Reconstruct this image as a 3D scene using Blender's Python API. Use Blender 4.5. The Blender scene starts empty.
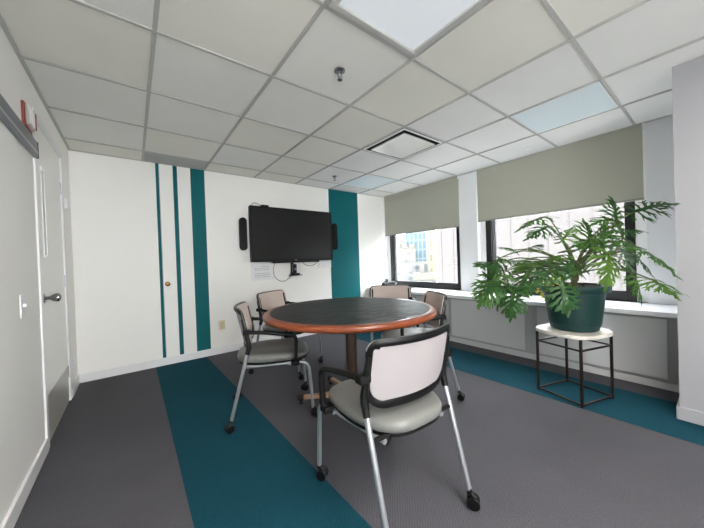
FILL_LAMP = 17.  # strength of the fill panels added behind the camera
import bpy, bmesh, math, random
from mathutils import Vector, Matrix
R = math.radians
random.seed(7)
scene = bpy.context.scene
col = scene.collection
rnd = random.Random(11)

# ------------------------------------------------------------------ materials
def lin(c):
    return tuple(((x/255)/12.92 if x/255 <= .04045 else ((x/255+.055)/1.055)**2.4) for x in c) + (1,)

def mat(name, rgb, rough=.6, metal=0., spec=.5, bump=0., bscale=200., var=0., vscale=6., coat=0., sub=None):
    m = bpy.data.materials.new(name); m.use_nodes = True
    nt = m.node_tree; n = nt.nodes; b = n['Principled BSDF']
    b.inputs['Base Color'].default_value = lin(rgb)
    b.inputs['Roughness'].default_value = rough
    b.inputs['Metallic'].default_value = metal
    b.inputs['Specular IOR Level'].default_value = spec
    b.inputs['Coat Weight'].default_value = coat
    tc = n.new('ShaderNodeTexCoord')
    if bump:
        t = n.new('ShaderNodeTexNoise'); t.inputs['Scale'].default_value = bscale; t.inputs['Detail'].default_value = 3
        nt.links.new(tc.outputs['Object'], t.inputs['Vector'])
        bp = n.new('ShaderNodeBump'); bp.inputs['Strength'].default_value = bump; bp.inputs['Distance'].default_value = .002
        nt.links.new(t.outputs['Fac'], bp.inputs['Height']); nt.links.new(bp.outputs['Normal'], b.inputs['Normal'])
    if var:
        t2 = n.new('ShaderNodeTexNoise'); t2.inputs['Scale'].default_value = vscale; t2.inputs['Detail'].default_value = 4
        nt.links.new(tc.outputs['Object'], t2.inputs['Vector'])
        rp = n.new('ShaderNodeValToRGB')
        a = lin(rgb)
        rp.color_ramp.elements[0].position = .3; rp.color_ramp.elements[1].position = .7
        rp.color_ramp.elements[0].color = tuple(x*(1-var) for x in a[:3])+(1,)
        rp.color_ramp.elements[1].color = tuple(min(1, x*(1+var)) for x in a[:3])+(1,)
        nt.links.new(t2.outputs['Fac'], rp.inputs['Fac']); nt.links.new(rp.outputs['Color'], b.inputs['Base Color'])
    return m

def emis(name, rgb, s, base=(230, 230, 230)):
    m = mat(name, base, .4)
    b = m.node_tree.nodes['Principled BSDF']
    b.inputs['Emission Color'].default_value = lin(rgb); b.inputs['Emission Strength'].default_value = s
    return m

def carpet(name, rgb, seed):
    """loop-pile carpet: fine ribs that run along the room and a speckle"""
    m = mat(name, rgb, .97, spec=.15)
    nt = m.node_tree; n = nt.nodes; b = n['Principled BSDF']
    tc = n.new('ShaderNodeTexCoord')
    mp = n.new('ShaderNodeMapping'); mp.inputs['Rotation'].default_value = (0, 0, R(45)); mp.inputs['Location'].default_value = (seed, 0, 0)
    nt.links.new(tc.outputs['Object'], mp.inputs['Vector'])
    w = n.new('ShaderNodeTexWave'); w.inputs['Scale'].default_value = 28; w.inputs['Distortion'].default_value = 2.5
    w.inputs['Detail'].default_value = 3; w.inputs['Detail Scale'].default_value = 2
    nt.links.new(mp.outputs['Vector'], w.inputs['Vector'])
    no = n.new('ShaderNodeTexNoise'); no.inputs['Scale'].default_value = 160; no.inputs['Detail'].default_value = 4
    nt.links.new(tc.outputs['Object'], no.inputs['Vector'])
    big = n.new('ShaderNodeTexNoise'); big.inputs['Scale'].default_value = 2.2; big.inputs['Detail'].default_value = 5
    nt.links.new(tc.outputs['Object'], big.inputs['Vector'])
    ad = n.new('ShaderNodeMath'); ad.operation = 'MULTIPLY_ADD'; ad.inputs[1].default_value = .35
    nt.links.new(w.outputs['Fac'], ad.inputs[0]); nt.links.new(no.outputs['Fac'], ad.inputs[2])
    ad2 = n.new('ShaderNodeMath'); ad2.operation = 'MULTIPLY_ADD'; ad2.inputs[1].default_value = .35
    nt.links.new(big.outputs['Fac'], ad2.inputs[0]); nt.links.new(ad.outputs[0], ad2.inputs[2])
    rp = n.new('ShaderNodeValToRGB'); a = lin(rgb)
    rp.color_ramp.elements[0].position = .45; rp.color_ramp.elements[1].position = 1.15 if False else 1.0
    rp.color_ramp.elements[0].color = tuple(x*.72 for x in a[:3])+(1,)
    rp.color_ramp.elements[1].color = tuple(x*1.32 for x in a[:3])+(1,)
    nt.links.new(ad2.outputs[0], rp.inputs['Fac']); nt.links.new(rp.outputs['Color'], b.inputs['Base Color'])
    bp = n.new('ShaderNodeBump'); bp.inputs['Strength'].default_value = .5; bp.inputs['Distance'].default_value = .004
    nt.links.new(ad.outputs[0], bp.inputs['Height']); nt.links.new(bp.outputs['Normal'], b.inputs['Normal'])
    return m

M = {}
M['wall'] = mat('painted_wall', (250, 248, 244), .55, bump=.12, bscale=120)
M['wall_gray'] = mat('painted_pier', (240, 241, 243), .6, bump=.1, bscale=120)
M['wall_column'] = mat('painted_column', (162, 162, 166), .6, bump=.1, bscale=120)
M['trim'] = mat('white_trim', (240, 240, 240), .35)
M['door'] = mat('door_paint', (248, 247, 242), .28, coat=.2)
M['kick'] = mat('kick_plate', (196, 192, 186), .35, metal=.3)
M['teal_paint'] = mat('teal_paint', (0, 100, 106), .6, spec=.25, bump=.1, bscale=120, var=.05, vscale=3)
M['tile'] = mat('ceiling_tile', (234, 233, 229), .9, bump=.5, bscale=260, var=.025, vscale=2)
M['tile_warm'] = mat('ceiling_tile_warm', (234, 232, 224), .9, bump=.5, bscale=260, var=.025, vscale=2)
M['tile_cool'] = mat('ceiling_tile_cool', (236, 235, 233), .9, bump=.5, bscale=260, var=.025, vscale=2)
M['grille'] = mat('return_air_panel', (176, 178, 177), .8, bump=.8, bscale=500)
M['tbar'] = mat('ceiling_grid_bar', (184, 184, 181), .5)
M['carpet_gray'] = carpet('gray_carpet', (79, 78, 83), 0)
M['carpet_teal'] = carpet('teal_carpet', (17, 62, 75), 3)
def shade_fabric():
    m = mat('roller_shade_fabric', (184, 184, 171), .9, bump=.5, bscale=900)
    nt = m.node_tree; n = nt.nodes; b = n['Principled BSDF']; out = n['Material Output']
    tr = n.new('ShaderNodeBsdfTranslucent'); tr.inputs['Color'].default_value = lin((184, 184, 168))
    mx = n.new('ShaderNodeMixShader'); mx.inputs[0].default_value = .10
    nt.links.new(b.outputs[0], mx.inputs[1]); nt.links.new(tr.outputs[0], mx.inputs[2]); nt.links.new(mx.outputs[0], out.inputs['Surface'])
    return m
M['shade'] = shade_fabric()
M['shade_bar'] = mat('shade_hem_bar', (150, 150, 142), .5)
M['black_frame'] = mat('black_window_frame', (24, 24, 27), .35)
M['alu'] = mat('window_aluminium', (170, 172, 176), .35, metal=.7)
M['cabinet'] = mat('cabinet_paint', (196, 196, 197), .5, bump=.05)
M['cabinet_body'] = mat('cabinet_body_paint', (160, 160, 161), .5)
M['sill'] = mat('sill_laminate', (240, 241, 243), .25)
M['black_plastic'] = mat('black_plastic', (9, 9, 10), .42, bump=.05, spec=.35)
M['black_matte'] = mat('black_matte', (8, 8, 9), .65, spec=.3, bump=.2, bscale=400)
M['silver'] = mat('silver_tube', (186, 188, 192), .3, metal=.75)
M['chrome'] = mat('chrome', (150, 150, 152), .18, metal=1.)
M['brass'] = mat('brass', (188, 150, 88), .25, metal=1.)
M['vinyl'] = mat('gray_vinyl', (150, 151, 146), .33, bump=.15, bscale=300)
M['vinyl_dark'] = mat('gray_fabric_seat', (96, 97, 99), .55, bump=.3, bscale=500)
M['mesh_fabric'] = mat('back_mesh_fabric', (214, 202, 198), .75, bump=.5, bscale=900, var=.03, vscale=120)
M['leather'] = None
M['rimwood'] = None
M['brown_post'] = mat('bronze_post', (92, 74, 62), .35, metal=.5, var=.1, vscale=9)
M['beech'] = mat('foot_wood', (176, 138, 104), .4, var=.15, vscale=25)
M['pot'] = mat('green_pot_plastic', (9, 50, 48), .42, bump=.15, bscale=60, var=.1)
M['soil'] = mat('soil', (48, 36, 28), .95, bump=1., bscale=60, var=.4, vscale=40)
M['marble'] = mat('pale_stone_top', (214, 210, 200), .35, var=.12, vscale=22)
M['iron'] = mat('dark_bronze_iron', (44, 32, 26), .5, metal=.5, var=.35, vscale=60)
M['stem'] = mat('petiole', (74, 86, 44), .5, var=.2, vscale=20)
M['trunk'] = mat('trunk', (74, 66, 44), .8, bump=1., bscale=60, var=.4, vscale=40)
M['paper'] = mat('paper', (238, 238, 238), .7)
M['ink'] = mat('ink', (150, 152, 160), .7)
M['beige'] = mat('outlet_beige', (226, 214, 182), .4)
M['white_plastic'] = mat('white_plastic', (244, 244, 244), .35)
M['red'] = mat('alarm_red', (150, 66, 58), .5)
M['gray_lens'] = mat('alarm_label', (176, 172, 168), .35)
M['rail'] = mat('rail_aluminium', (122, 126, 132), .35, metal=.5)
M['phone'] = mat('phone_black', (30, 31, 34), .3)
M['phone_gray'] = mat('phone_gray', (110, 112, 116), .3)
M['lens_off'] = emis('troffer_lens', (225, 232, 240), .14, (226, 230, 234))
M['lens_cool'] = emis('troffer_lens_cool', (205, 225, 235), .08, (208, 218, 222))
M['lens_fill'] = emis('fill_panel_lens', (255, 248, 240), FILL_LAMP)  # for ceiling panels added out of view to brighten the room
M['diffuser'] = mat('vent_face', (232, 232, 230), .22, metal=.35)
M['ventdark'] = mat('vent_throat', (30, 30, 32), .7)

def leafmat(name, rgb, trans=.25):
    m = mat(name, rgb, .42, bump=.2, bscale=90, var=.25, vscale=14)
    nt = m.node_tree; n = nt.nodes; b = n['Principled BSDF']; out = n['Material Output']
    tr = n.new('ShaderNodeBsdfTranslucent'); tr.inputs['Color'].default_value = lin(tuple(min(255, x*1.4) for x in rgb))
    mx = n.new('ShaderNodeMixShader'); mx.inputs[0].default_value = trans
    nt.links.new(b.outputs[0], mx.inputs[1]); nt.links.new(tr.outputs[0], mx.inputs[2]); nt.links.new(mx.outputs[0], out.inputs['Surface'])
    return m
M['leaf0'] = leafmat('leaf_dark', (46, 86, 38))
M['leaf1'] = leafmat('leaf_mid', (92, 128, 52), .35)
M['leaf3'] = leafmat('leaf_fresh', (66, 108, 40), .3)
M['leaf2'] = leafmat('leaf_yellow', (178, 176, 60), .35)

def leather():
    m = mat('dark_leather_top', (30, 38, 38), .42, spec=.4)
    nt = m.node_tree; n = nt.nodes; b = n['Principled BSDF']
    tc = n.new('ShaderNodeTexCoord'); mp = n.new('ShaderNodeMapping'); mp.inputs['Scale'].default_value = (3, 14, 1); mp.inputs['Rotation'].default_value = (0, 0, R(-38))
    nt.links.new(tc.outputs['Object'], mp.inputs['Vector'])
    t = n.new('ShaderNodeTexNoise'); t.inputs['Scale'].default_value = 2.2; t.inputs['Detail'].default_value = 5; t.inputs['Distortion'].default_value = 1.
    nt.links.new(mp.outputs['Vector'], t.inputs['Vector'])
    rp = n.new('ShaderNodeValToRGB'); rp.color_ramp.elements[0].position = .35; rp.color_ramp.elements[1].position = .7
    rp.color_ramp.elements[0].color = lin((14, 18, 18)); rp.color_ramp.elements[1].color = lin((38, 46, 45))
    nt.links.new(t.outputs['Fac'], rp.inputs['Fac']); nt.links.new(rp.outputs['Color'], b.inputs['Base Color'])
    bp = n.new('ShaderNodeBump'); bp.inputs['Strength'].default_value = .9; bp.inputs['Distance'].default_value = .02
    nt.links.new(t.outputs['Fac'], bp.inputs['Height']); nt.links.new(bp.outputs['Normal'], b.inputs['Normal'])
    return m
M['leather'] = leather()

def wood():
    m = mat('cherry_rim', (140, 66, 34), .28, coat=.3)
    nt = m.node_tree; n = nt.nodes; b = n['Principled BSDF']
    tc = n.new('ShaderNodeTexCoord'); mp = n.new('ShaderNodeMapping'); mp.inputs['Scale'].default_value = (4, 4, 60)
    nt.links.new(tc.outputs['Object'], mp.inputs['Vector'])
    t = n.new('ShaderNodeTexNoise'); t.inputs['Scale'].default_value = 4; t.inputs['Detail'].default_value = 6
    nt.links.new(mp.outputs['Vector'], t.inputs['Vector'])
    rp = n.new('ShaderNodeValToRGB'); rp.color_ramp.elements[0].position = .3; rp.color_ramp.elements[1].position = .75
    rp.color_ramp.elements[0].color = lin((104, 46, 24)); rp.color_ramp.elements[1].color = lin((168, 86, 46))
    nt.links.new(t.outputs['Fac'], rp.inputs['Fac']); nt.links.new(rp.outputs['Color'], b.inputs['Base Color'])
    return m
M['rimwood'] = wood()

def screen():
    m = mat('display_glass', (9, 9, 10), .16, spec=.5)
    m.node_tree.nodes['Principled BSDF'].inputs['Roughness'].default_value = .3
    return m
M['screen'] = screen()

def glass():
    m = bpy.data.materials.new('window_glass'); m.use_nodes = True
    nt = m.node_tree; n = nt.nodes; n.remove(n['Principled BSDF']); out = n['Material Output']
    t = n.new('ShaderNodeBsdfTransparent'); t.inputs['Color'].default_value = (.93, .95, .95, 1)
    g = n.new('ShaderNodeBsdfGlossy'); g.inputs['Roughness'].default_value = .02
    mx = n.new('ShaderNodeMixShader'); mx.inputs[0].default_value = .05
    nt.links.new(t.outputs[0], mx.inputs[1]); nt.links.new(g.outputs[0], mx.inputs[2]); nt.links.new(mx.outputs[0], out.inputs['Surface'])
    return m
M['glass'] = glass()

def facade(name, wallc, winc, sx, sz, mortar=.12):
    m = bpy.data.materials.new(name); m.use_nodes = True
    nt = m.node_tree; n = nt.nodes; b = n['Principled BSDF']; b.inputs['Roughness'].default_value = .6
    tc = n.new('ShaderNodeTexCoord')
    sp = n.new('ShaderNodeSeparateXYZ'); nt.links.new(tc.outputs['Object'], sp.inputs[0])
    ad = n.new('ShaderNodeMath'); ad.operation = 'ADD'
    nt.links.new(sp.outputs['X'], ad.inputs[0]); nt.links.new(sp.outputs['Y'], ad.inputs[1])
    cb = n.new('ShaderNodeCombineXYZ'); nt.links.new(ad.outputs[0], cb.inputs['X']); nt.links.new(sp.outputs['Z'], cb.inputs['Y'])
    br = n.new('ShaderNodeTexBrick'); br.offset = 0; br.inputs['Scale'].default_value = 1
    br.inputs['Brick Width'].default_value = sx; br.inputs['Row Height'].default_value = sz
    br.inputs['Mortar Size'].default_value = mortar*min(sx, sz)*2; br.inputs['Mortar Smooth'].default_value = 0
    br.inputs['Color1'].default_value = lin(winc); br.inputs['Color2'].default_value = lin(tuple(min(255, x*1.15) for x in winc)); br.inputs['Mortar'].default_value = lin(wallc)
    nt.links.new(cb.outputs[0], br.inputs['Vector']); nt.links.new(br.outputs['Color'], b.inputs['Base Color'])
    return m

# ------------------------------------------------------------------ mesh helpers
def obj(name, bm, m, parent=None, smooth=False, bevel=0., seg=2, auto=True):
    if isinstance(m, str): m = M[m]
    bmesh.ops.recalc_face_normals(bm, faces=bm.faces)
    me = bpy.data.meshes.new(name); bm.to_mesh(me); bm.free()
    me.materials.append(m)
    if smooth:
        for p in me.polygons: p.use_smooth = True
    if smooth: me.set_sharp_from_angle(angle=R(38))
    o = bpy.data.objects.new(name, me); col.objects.link(o)
    if parent is not None: o.parent = parent
    if bevel:
        md = o.modifiers.new('bevel', 'BEVEL'); md.width = bevel; md.segments = seg; md.limit_method = 'ANGLE'; md.angle_limit = R(40)
    return o

def BM(): return bmesh.new()

def box(bm, x0, x1, y0, y1, z0, z1):
    x0, x1 = min(x0, x1), max(x0, x1); y0, y1 = min(y0, y1), max(y0, y1); z0, z1 = min(z0, z1), max(z0, z1)
    v = [bm.verts.new((x, y, z)) for x in (x0, x1) for y in (y0, y1) for z in (z0, z1)]
    for f in ((0, 1, 3, 2), (4, 6, 7, 5), (0, 4, 5, 1), (2, 3, 7, 6), (0, 2, 6, 4), (1, 5, 7, 3)):
        bm.faces.new([v[i] for i in f])
    return bm

def bx(*a): return box(BM(), *a)

def catmull(pts, n=6):
    pts = [Vector(p) for p in pts]
    out = []
    for i in range(len(pts)-1):
        p0 = pts[max(i-1, 0)]; p1 = pts[i]; p2 = pts[i+1]; p3 = pts[min(i+2, len(pts)-1)]
        for k in range(n):
            t = k/n
            out.append(.5*((2*p1)+(p2-p0)*t+(2*p0-5*p1+4*p2-p3)*t*t+(3*p1-p0-3*p2+p3)*t**3))
    out.append(pts[-1]); return out

def rounded(pts, r, n=5):
    """polyline with each inner corner turned on a radius"""
    pts = [Vector(p) for p in pts]; out = [pts[0]]
    for i in range(1, len(pts)-1):
        a = (pts[i-1]-pts[i]); b = (pts[i+1]-pts[i]); rr = min(r, a.length*.49, b.length*.49)
        s = pts[i]+a.normalized()*rr; e = pts[i]+b.normalized()*rr
        for k in range(n+1):
            t = k/n; out.append((1-t)**2*s+2*t*(1-t)*pts[i]+t*t*e)
    out.append(pts[-1]); return out

def tube(bm, pts, r, n=12, closed=False, sy=1., up=None):
    """sweep a round or flattened section along pts; r a number or a list"""
    pts = [Vector(p) for p in pts]; N = len(pts); rings = []
    ref = Vector(up) if up else None
    nrm = None
    for i, p in enumerate(pts):
        if closed: t = (pts[(i+1) % N]-pts[i-1]).normalized()
        else: t = (pts[min(i+1, N-1)]-pts[max(i-1, 0)]).normalized()
        if ref is not None:
            a = (ref-t*ref.dot(t)).normalized()
        else:
            if nrm is None:
                h = Vector((0, 0, 1)) if abs(t.z) < .9 else Vector((1, 0, 0))
                a = (h-t*h.dot(t)).normalized()
            else: a = (nrm-t*nrm.dot(t)).normalized()
            nrm = a
        b = t.cross(a)
        rr = r[i] if isinstance(r, (list, tuple)) else r
        rings.append([bm.verts.new(p+a*math.cos(2*math.pi*k/n)*rr+b*math.sin(2*math.pi*k/n)*rr*sy) for k in range(n)])
    M_ = N if closed else N-1
    for i in range(M_):
        A, B = rings[i], rings[(i+1) % N]
        for k in range(n):
            bm.faces.new((A[k], A[(k+1) % n], B[(k+1) % n], B[k]))
    if not closed:
        bm.faces.new(rings[0]); bm.faces.new(rings[-1])
    return bm

def sweep(bm, pts, section, closed, up, inward=None):
    """sweep section [(a,b)] along pts; a along `up`, b along tangent x up"""
    pts = [Vector(p) for p in pts]; N = len(pts); rings = []; up = Vector(up)
    for i, p in enumerate(pts):
        t = (pts[(i+1) % N]-pts[i-1]).normalized() if closed else (pts[min(i+1, N-1)]-pts[max(i-1, 0)]).normalized()
        a = (up-t*up.dot(t)).normalized(); b = t.cross(a)
        rings.append([bm.verts.new(p+a*s[0]+b*s[1]) for s in section])
    n = len(section)
    for i in range(N if closed else N-1):
        A, B = rings[i], rings[(i+1) % N]
        for k in range(n): bm.faces.new((A[k], A[(k+1) % n], B[(k+1) % n], B[k]))
    if not closed: bm.faces.new(rings[0]); bm.faces.new(rings[-1])
    return bm

def lathe(bm, prof, n=48, c=(0, 0, 0)):
    """prof [(r,z)] turned about z"""
    rings = []
    for r, z in prof:
        if r < 1e-5: rings.append([bm.verts.new((c[0], c[1], c[2]+z))])
        else: rings.append([bm.verts.new((c[0]+r*math.cos(2*math.pi*k/n), c[1]+r*math.sin(2*math.pi*k/n), c[2]+z)) for k in range(n)])
    for A, B in zip(rings, rings[1:]):
        for k in range(n):
            a0, a1 = A[k % len(A)], A[(k+1) % len(A)]; b0, b1 = B[k % len(B)], B[(k+1) % len(B)]
            vs = []
            for v in (a0, a1, b1, b0):
                if v not in vs: vs.append(v)
            if len(vs) >= 3: bm.faces.new(vs)
    return bm

def prism(bm, outline, z0, z1):
    A = [bm.verts.new((x, y, z0)) for x, y in outline]; B = [bm.verts.new((x, y, z1)) for x, y in outline]
    n = len(A); bm.faces.new(A); bm.faces.new(B)
    for k in range(n): bm.faces.new((A[k], A[(k+1) % n], B[(k+1) % n], B[k]))
    return bm

def xf(bm, mtx):
    bmesh.ops.transform(bm, matrix=mtx, verts=bm.verts); return bm

def disc_x(bm, c, r, d, n=24, axis='X'):
    """short cylinder whose axis is X or Y, centred at c, depth d"""
    prof = [(0, -d/2), (r*.92, -d/2), (r, -d/2+min(r*.08, d*.3)), (r, d/2-min(r*.08, d*.3)), (r*.92, d/2), (0, d/2)]
    b2 = lathe(BM(), prof, n)
    rot = Matrix.Rotation(R(90), 4, 'Y') if axis == 'X' else Matrix.Rotation(R(90), 4, 'X')
    xf(b2, Matrix.Translation(c) @ rot)
    me = bpy.data.meshes.new('tmp'); b2.to_mesh(me); b2.free(); bm.from_mesh(me); bpy.data.meshes.remove(me)
    return bm

def thing(name, label, cat, loc=(0, 0, 0), rz=0., group=None):
    o = bpy.data.objects.new(name, None); o.empty_display_size = .1; col.objects.link(o)
    o.location = loc; o.rotation_euler = (0, 0, rz); o['label'] = label; o['category'] = cat
    if group: o['group'] = group
    return o

def tag(o, label, cat, group=None):
    o['label'] = label; o['category'] = cat
    if group: o['group'] = group
    return o

def struct(name, bm, m, parent=None, **k):
    o = obj(name, bm, m, parent, **k)
    if parent is None: o['kind'] = 'structure'
    return o

def copy_tree(o, parent=None):
    c = o.copy(); col.objects.link(c)
    if parent is not None: c.parent = parent
    for ch in list(o.children): copy_tree(ch, c)
    return c

# ------------------------------------------------------------------ room (metres; X along back wall, Y into the room)
XL, YB, H = -.457, 3.87, 2.279
XW = 3.77           # window wall face
XC = 2.80           # face of the projecting wall on the right
YN = -1.6
T = .6096; GX0, GY0 = .1262, .4924

# floor
struct('floor', bx(XL-.1, 4.0, YN-.1, YB+.1, -.06, 0), 'carpet_gray')
f = struct('floor_teal_stripe', prism(BM(), [(.17, .2), (.765, .2), (.68, YB), (.17, YB)], -.002, .0015), 'carpet_teal')
f = struct('floor_teal_border', prism(BM(), [(2.50, -1.6), (3.08, -1.6), (3.08, YB), (2.50, YB)], -.002, .0015), 'carpet_teal')

# walls
struct('wall_back', bx(XL-.1, 4.0, YB, YB+.1, 0, H+.15), 'wall')
b = BM()   # unseen wall behind the camera, with a window added for fill daylight
NW = (-.40, .95, .30, 2.16)
box(b, XL-.1, NW[0], YN-.12, YN, 0, H+.15); box(b, NW[1], 4.0, YN-.12, YN, 0, H+.15)
box(b, NW[0], NW[1], YN-.12, YN, 0, NW[2]); box(b, NW[0], NW[1], YN-.12, YN, NW[3], H+.15)
struct('wall_near', b, 'wall')
b = BM()
for x in (NW[0], (NW[0]+NW[1])/2-.03, NW[1]-.06): box(b, x, x+.06, YN-.10, YN-.04, NW[2], NW[3])
for z in (NW[2], NW[3]-.06): box(b, NW[0]+.06, NW[1]-.06, YN-.095, YN-.045, z, z+.06)
w3 = struct('window_3', b, 'black_frame')  # added out of view to let more daylight in
obj('glass_pane', bx(NW[0]+.05, NW[1]-.05, YN-.073, YN-.067, NW[2]+.05, NW[3]-.05), 'glass', w3)
# left wall with a door opening
DY0, DY1, DZ = 2.60, 3.41, 2.06
b = BM()
box(b, XL-.1, XL, YN, DY0, 0, H+.15); box(b, XL-.1, XL, DY1, YB, 0, H+.15); box(b, XL-.1, XL, DY0, DY1, DZ, H+.15)
struct('wall_left', b, 'wall')
# right: window wall with two openings, and the projecting part
W = [(2.315, 3.86), (.440, 2.045)]
ZS = .62
b = BM()
box(b, XW, XW+.25, .19, YB, 0, ZS)
box(b, XW, XW+.25, .19, YB, 2.2, H+.15)
box(b, XW, XW+.25, .19, W[1][0], ZS, 2.2)
box(b, XW, XW+.25, W[1][1], W[0][0], ZS, 2.2)
box(b, XW, XW+.25, W[0][1], YB, ZS, 2.2)
struct('wall_right', b, 'wall_gray')
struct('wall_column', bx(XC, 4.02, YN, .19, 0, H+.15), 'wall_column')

# baseboards
struct('baseboard_back', bx(XL, 3.33, YB-.014, YB, 0, .085), 'trim', bevel=.004)
b = bx(XL, XL+.014, YN, DY0-.05, 0, .085)
struct('baseboard_left', b, 'trim', bevel=.004)
struct('baseboard_left_corner', bx(XL, XL+.012, DY1+.05, YB-.014, 0, .085), 'trim', bevel=.004)
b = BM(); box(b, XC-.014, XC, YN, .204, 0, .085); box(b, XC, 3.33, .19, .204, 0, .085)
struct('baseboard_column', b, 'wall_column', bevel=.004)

# painted stripes on the back wall
for i, (x0, x1) in enumerate(((.240, .270), (.405, .447), (.584, .735))):
    struct('wall_teal_stripe_%d' % (i+1), bx(x0, x1, YB-.003, YB, .085, H), 'teal_paint')
struct('wall_teal_panel', bx(2.54, 3.134, YB-.003, YB, .085, H), 'teal_paint')

# concealed door in the back wall: shows as a fine seam and a brass knob
b = BM(); box(b, .272, .2755, YB-.0025, YB, .085, H)
struct('trim_door_seam', b, mat('seam', (196, 194, 190), .8))
k = thing('door_knob', 'small round brass knob on the white back wall between the teal stripes', 'knob', (.312, YB+.001, .917))
o = obj('rosette', lathe(BM(), [(0, 0), (.026, 0), (.026, .004), (.018, .008), (0, .008)], 28), 'brass', k, smooth=True); o.rotation_euler = (R(90), 0, 0)
o = obj('handle', lathe(BM(), [(0, .006), (.009, .006), (.009, .02), (.02, .028), (.025, .038), (.022, .049), (.012, .055), (0, .056)], 28), 'brass', k, smooth=True); o.rotation_euler = (R(90), 0, 0)

# ------------------------------------------------------------------ suspended ceiling
xs = [XL] + [GX0+T*i for i in range(0, 6)] + [XW]
ys = [YN] + [GY0+T*j for j in range(-3, 6)] + [YB]
struct('ceiling', bx(XL-.1, 4.0, YN-.1, YB+.1, H+.07, H+.12), 'tile')
cells = {}
fix = {(2, 'a')}
def cell(i, j): return xs[i], xs[i+1], ys[j], ys[j+1]
# list index: xs[1] is grid line 0 ; ys[4] is grid line 0
lights = {(2, 4): 'lens_off', (5, 4): 'lens_cool', (5, 8): 'lens_cool', (1, 1): 'lens_fill', (2, 2): 'lens_fill'}  # last two are added fill lights, out of view
vent = (4, 6)
grille = (1, 9)
b = BM(); b2 = BM(); b3 = BM()
cr = random.Random(4)
for i in range(len(xs)-1):
    for j in range(len(ys)-1):
        if (i, j) in lights or (i, j) == vent or (i, j) == grille: continue
        x0, x1, y0, y1 = cell(i, j)
        if x0 >= XC-.3 and y1 < .2: x1 = min(x1, XC)
        dz = cr.uniform(0, .003)
        q = b if i <= 2 and j < 9 and (i+j) % 3 else (b2 if i < 4 else b3)
        box(q, x0+.006, x1-.006, y0+.006, y1-.006, H+.004+dz, H+.022+dz)
for nm, q, m in (('ceiling_tiles', b, 'tile'), ('ceiling_tiles_warm', b2, 'tile_warm'), ('ceiling_tiles_cool', b3, 'tile_cool')):
    struct(nm, q, m)
b = BM()
for x in xs[1:-1]:
    box(b, x-.010, x+.010, YN, YB, H-.001, H+.005)
    box(b, x-.0035, x+.0035, YN, YB, H-.006, H-.001)
for y in ys[1:-1]:
    box(b, XL, XW, y-.009, y+.009, H-.0016, H+.0045)
box(b, XL, XL+.02, YN, YB, H-.002, H+.003); box(b, XL, XW, YB-.02, YB, H-.002, H+.003); box(b, XW-.02, XW, .19, YB, H-.002, H+.003)
struct('ceiling_grid', b, 'tbar')
x0, x1, y0, y1 = cell(*grille)
g = thing('return_air_grille', 'dark grey return-air panel in the ceiling above the teal wall stripes', 'vent', ((x0+x1)/2, (y0+y1)/2, H))
w, d = (x1-x0)/2-.012, (y1-y0)/2-.012
obj('backing', bx(-w, w, -d, d, .006, .02), 'grille', g)
for s in range(12):
    yy = -d+.02+(2*d-.04)*s/11
    obj('slat', bx(-w+.004, w-.004, yy-.006, yy+.006, -.002, .006), 'grille', g)

names = {(2, 4): 'large square ceiling light panel with a raised frame nearest the camera',
         (5, 4): 'pale blue ceiling light panel above the potted plant near the right wall',
         (5, 8): 'small pale blue ceiling light panel near the far window corner',
         (1, 1): 'added fill light panel in the ceiling behind the camera near the left wall', (2, 2): 'added fill light panel in the ceiling just behind the camera'}
for (i, j), lm in lights.items():
    x0, x1, y0, y1 = cell(i, j)
    g = thing('ceiling_light', names[(i, j)], 'ceiling light', ((x0+x1)/2, (y0+y1)/2, H), 0, 'ceiling light panels')
    w, d = (x1-x0)/2-.013, (y1-y0)/2-.013
    fr = BM()
    fw = .035 if (i, j) == (2, 4) else .008
    for a in ((-w, w, -d, -d+fw), (-w, w, d-fw, d), (-w, -w+fw, -d+fw, d-fw), (w-fw, w, -d+fw, d-fw)):
        box(fr, a[0], a[1], a[2], a[3], -.010 if fw > .01 else -.001, .02)
    obj('frame', fr, 'tbar' if fw > .01 else 'trim', g, bevel=.006 if fw > .01 else 0)
    obj('diffuser', bx(-w+fw, w-fw, -d+fw, d-fw, .001 if fw > .01 else .004, .014), lm, g)

# air diffuser with a drop face plate
x0, x1, y0, y1 = cell(*vent)
g = thing('air_diffuser', 'square white ceiling air diffuser with a dark slot round its face plate', 'vent', ((x0+x1)/2, (y0+y1)/2, H))
w = (x1-x0)/2-.013
fr = BM(); th = BM()
for q, (s0, z0), (s1, z1) in ((fr, (w, -.004), (w-.022, -.006)), (th, (w-.022, -.006), (w-.045, .05))):
    A = [q.verts.new((sx*s0, sy*s0, z0)) for sx, sy in ((-1, -1), (1, -1), (1, 1), (-1, 1))]
    B = [q.verts.new((sx*s1, sy*s1, z1)) for sx, sy in ((-1, -1), (1, -1), (1, 1), (-1, 1))]
    for k in range(4): q.faces.new((A[k], A[(k+1) % 4], B[(k+1) % 4], B[k]))
obj('frame', fr, 'white_plastic', g); obj('throat_wall', th, 'ventdark', g)
obj('throat', bx(-w+.04, w-.04, -w+.04, w-.04, .052, .058), 'ventdark', g)
pl = BM()
A = [pl.verts.new((sx*(w-.060), sy*(w-.060), -.018)) for sx, sy in ((-1, -1), (1, -1), (1, 1), (-1, 1))]
B = [pl.verts.new((sx*(w-.075), sy*(w-.075), -.020)) for sx, sy in ((-1, -1), (1, -1), (1, 1), (-1, 1))]
Cc = [pl.verts.new((sx*(w-.060), sy*(w-.060), -.006)) for sx, sy in ((-1, -1), (1, -1), (1, 1), (-1, 1))]
pl.faces.new(B); pl.faces.new(Cc)
for k in range(4):
    pl.faces.new((A[k], A[(k+1) % 4], B[(k+1) % 4], B[k])); pl.faces.new((Cc[k], Cc[(k+1) % 4], A[(k+1) % 4], A[k]))
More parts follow.
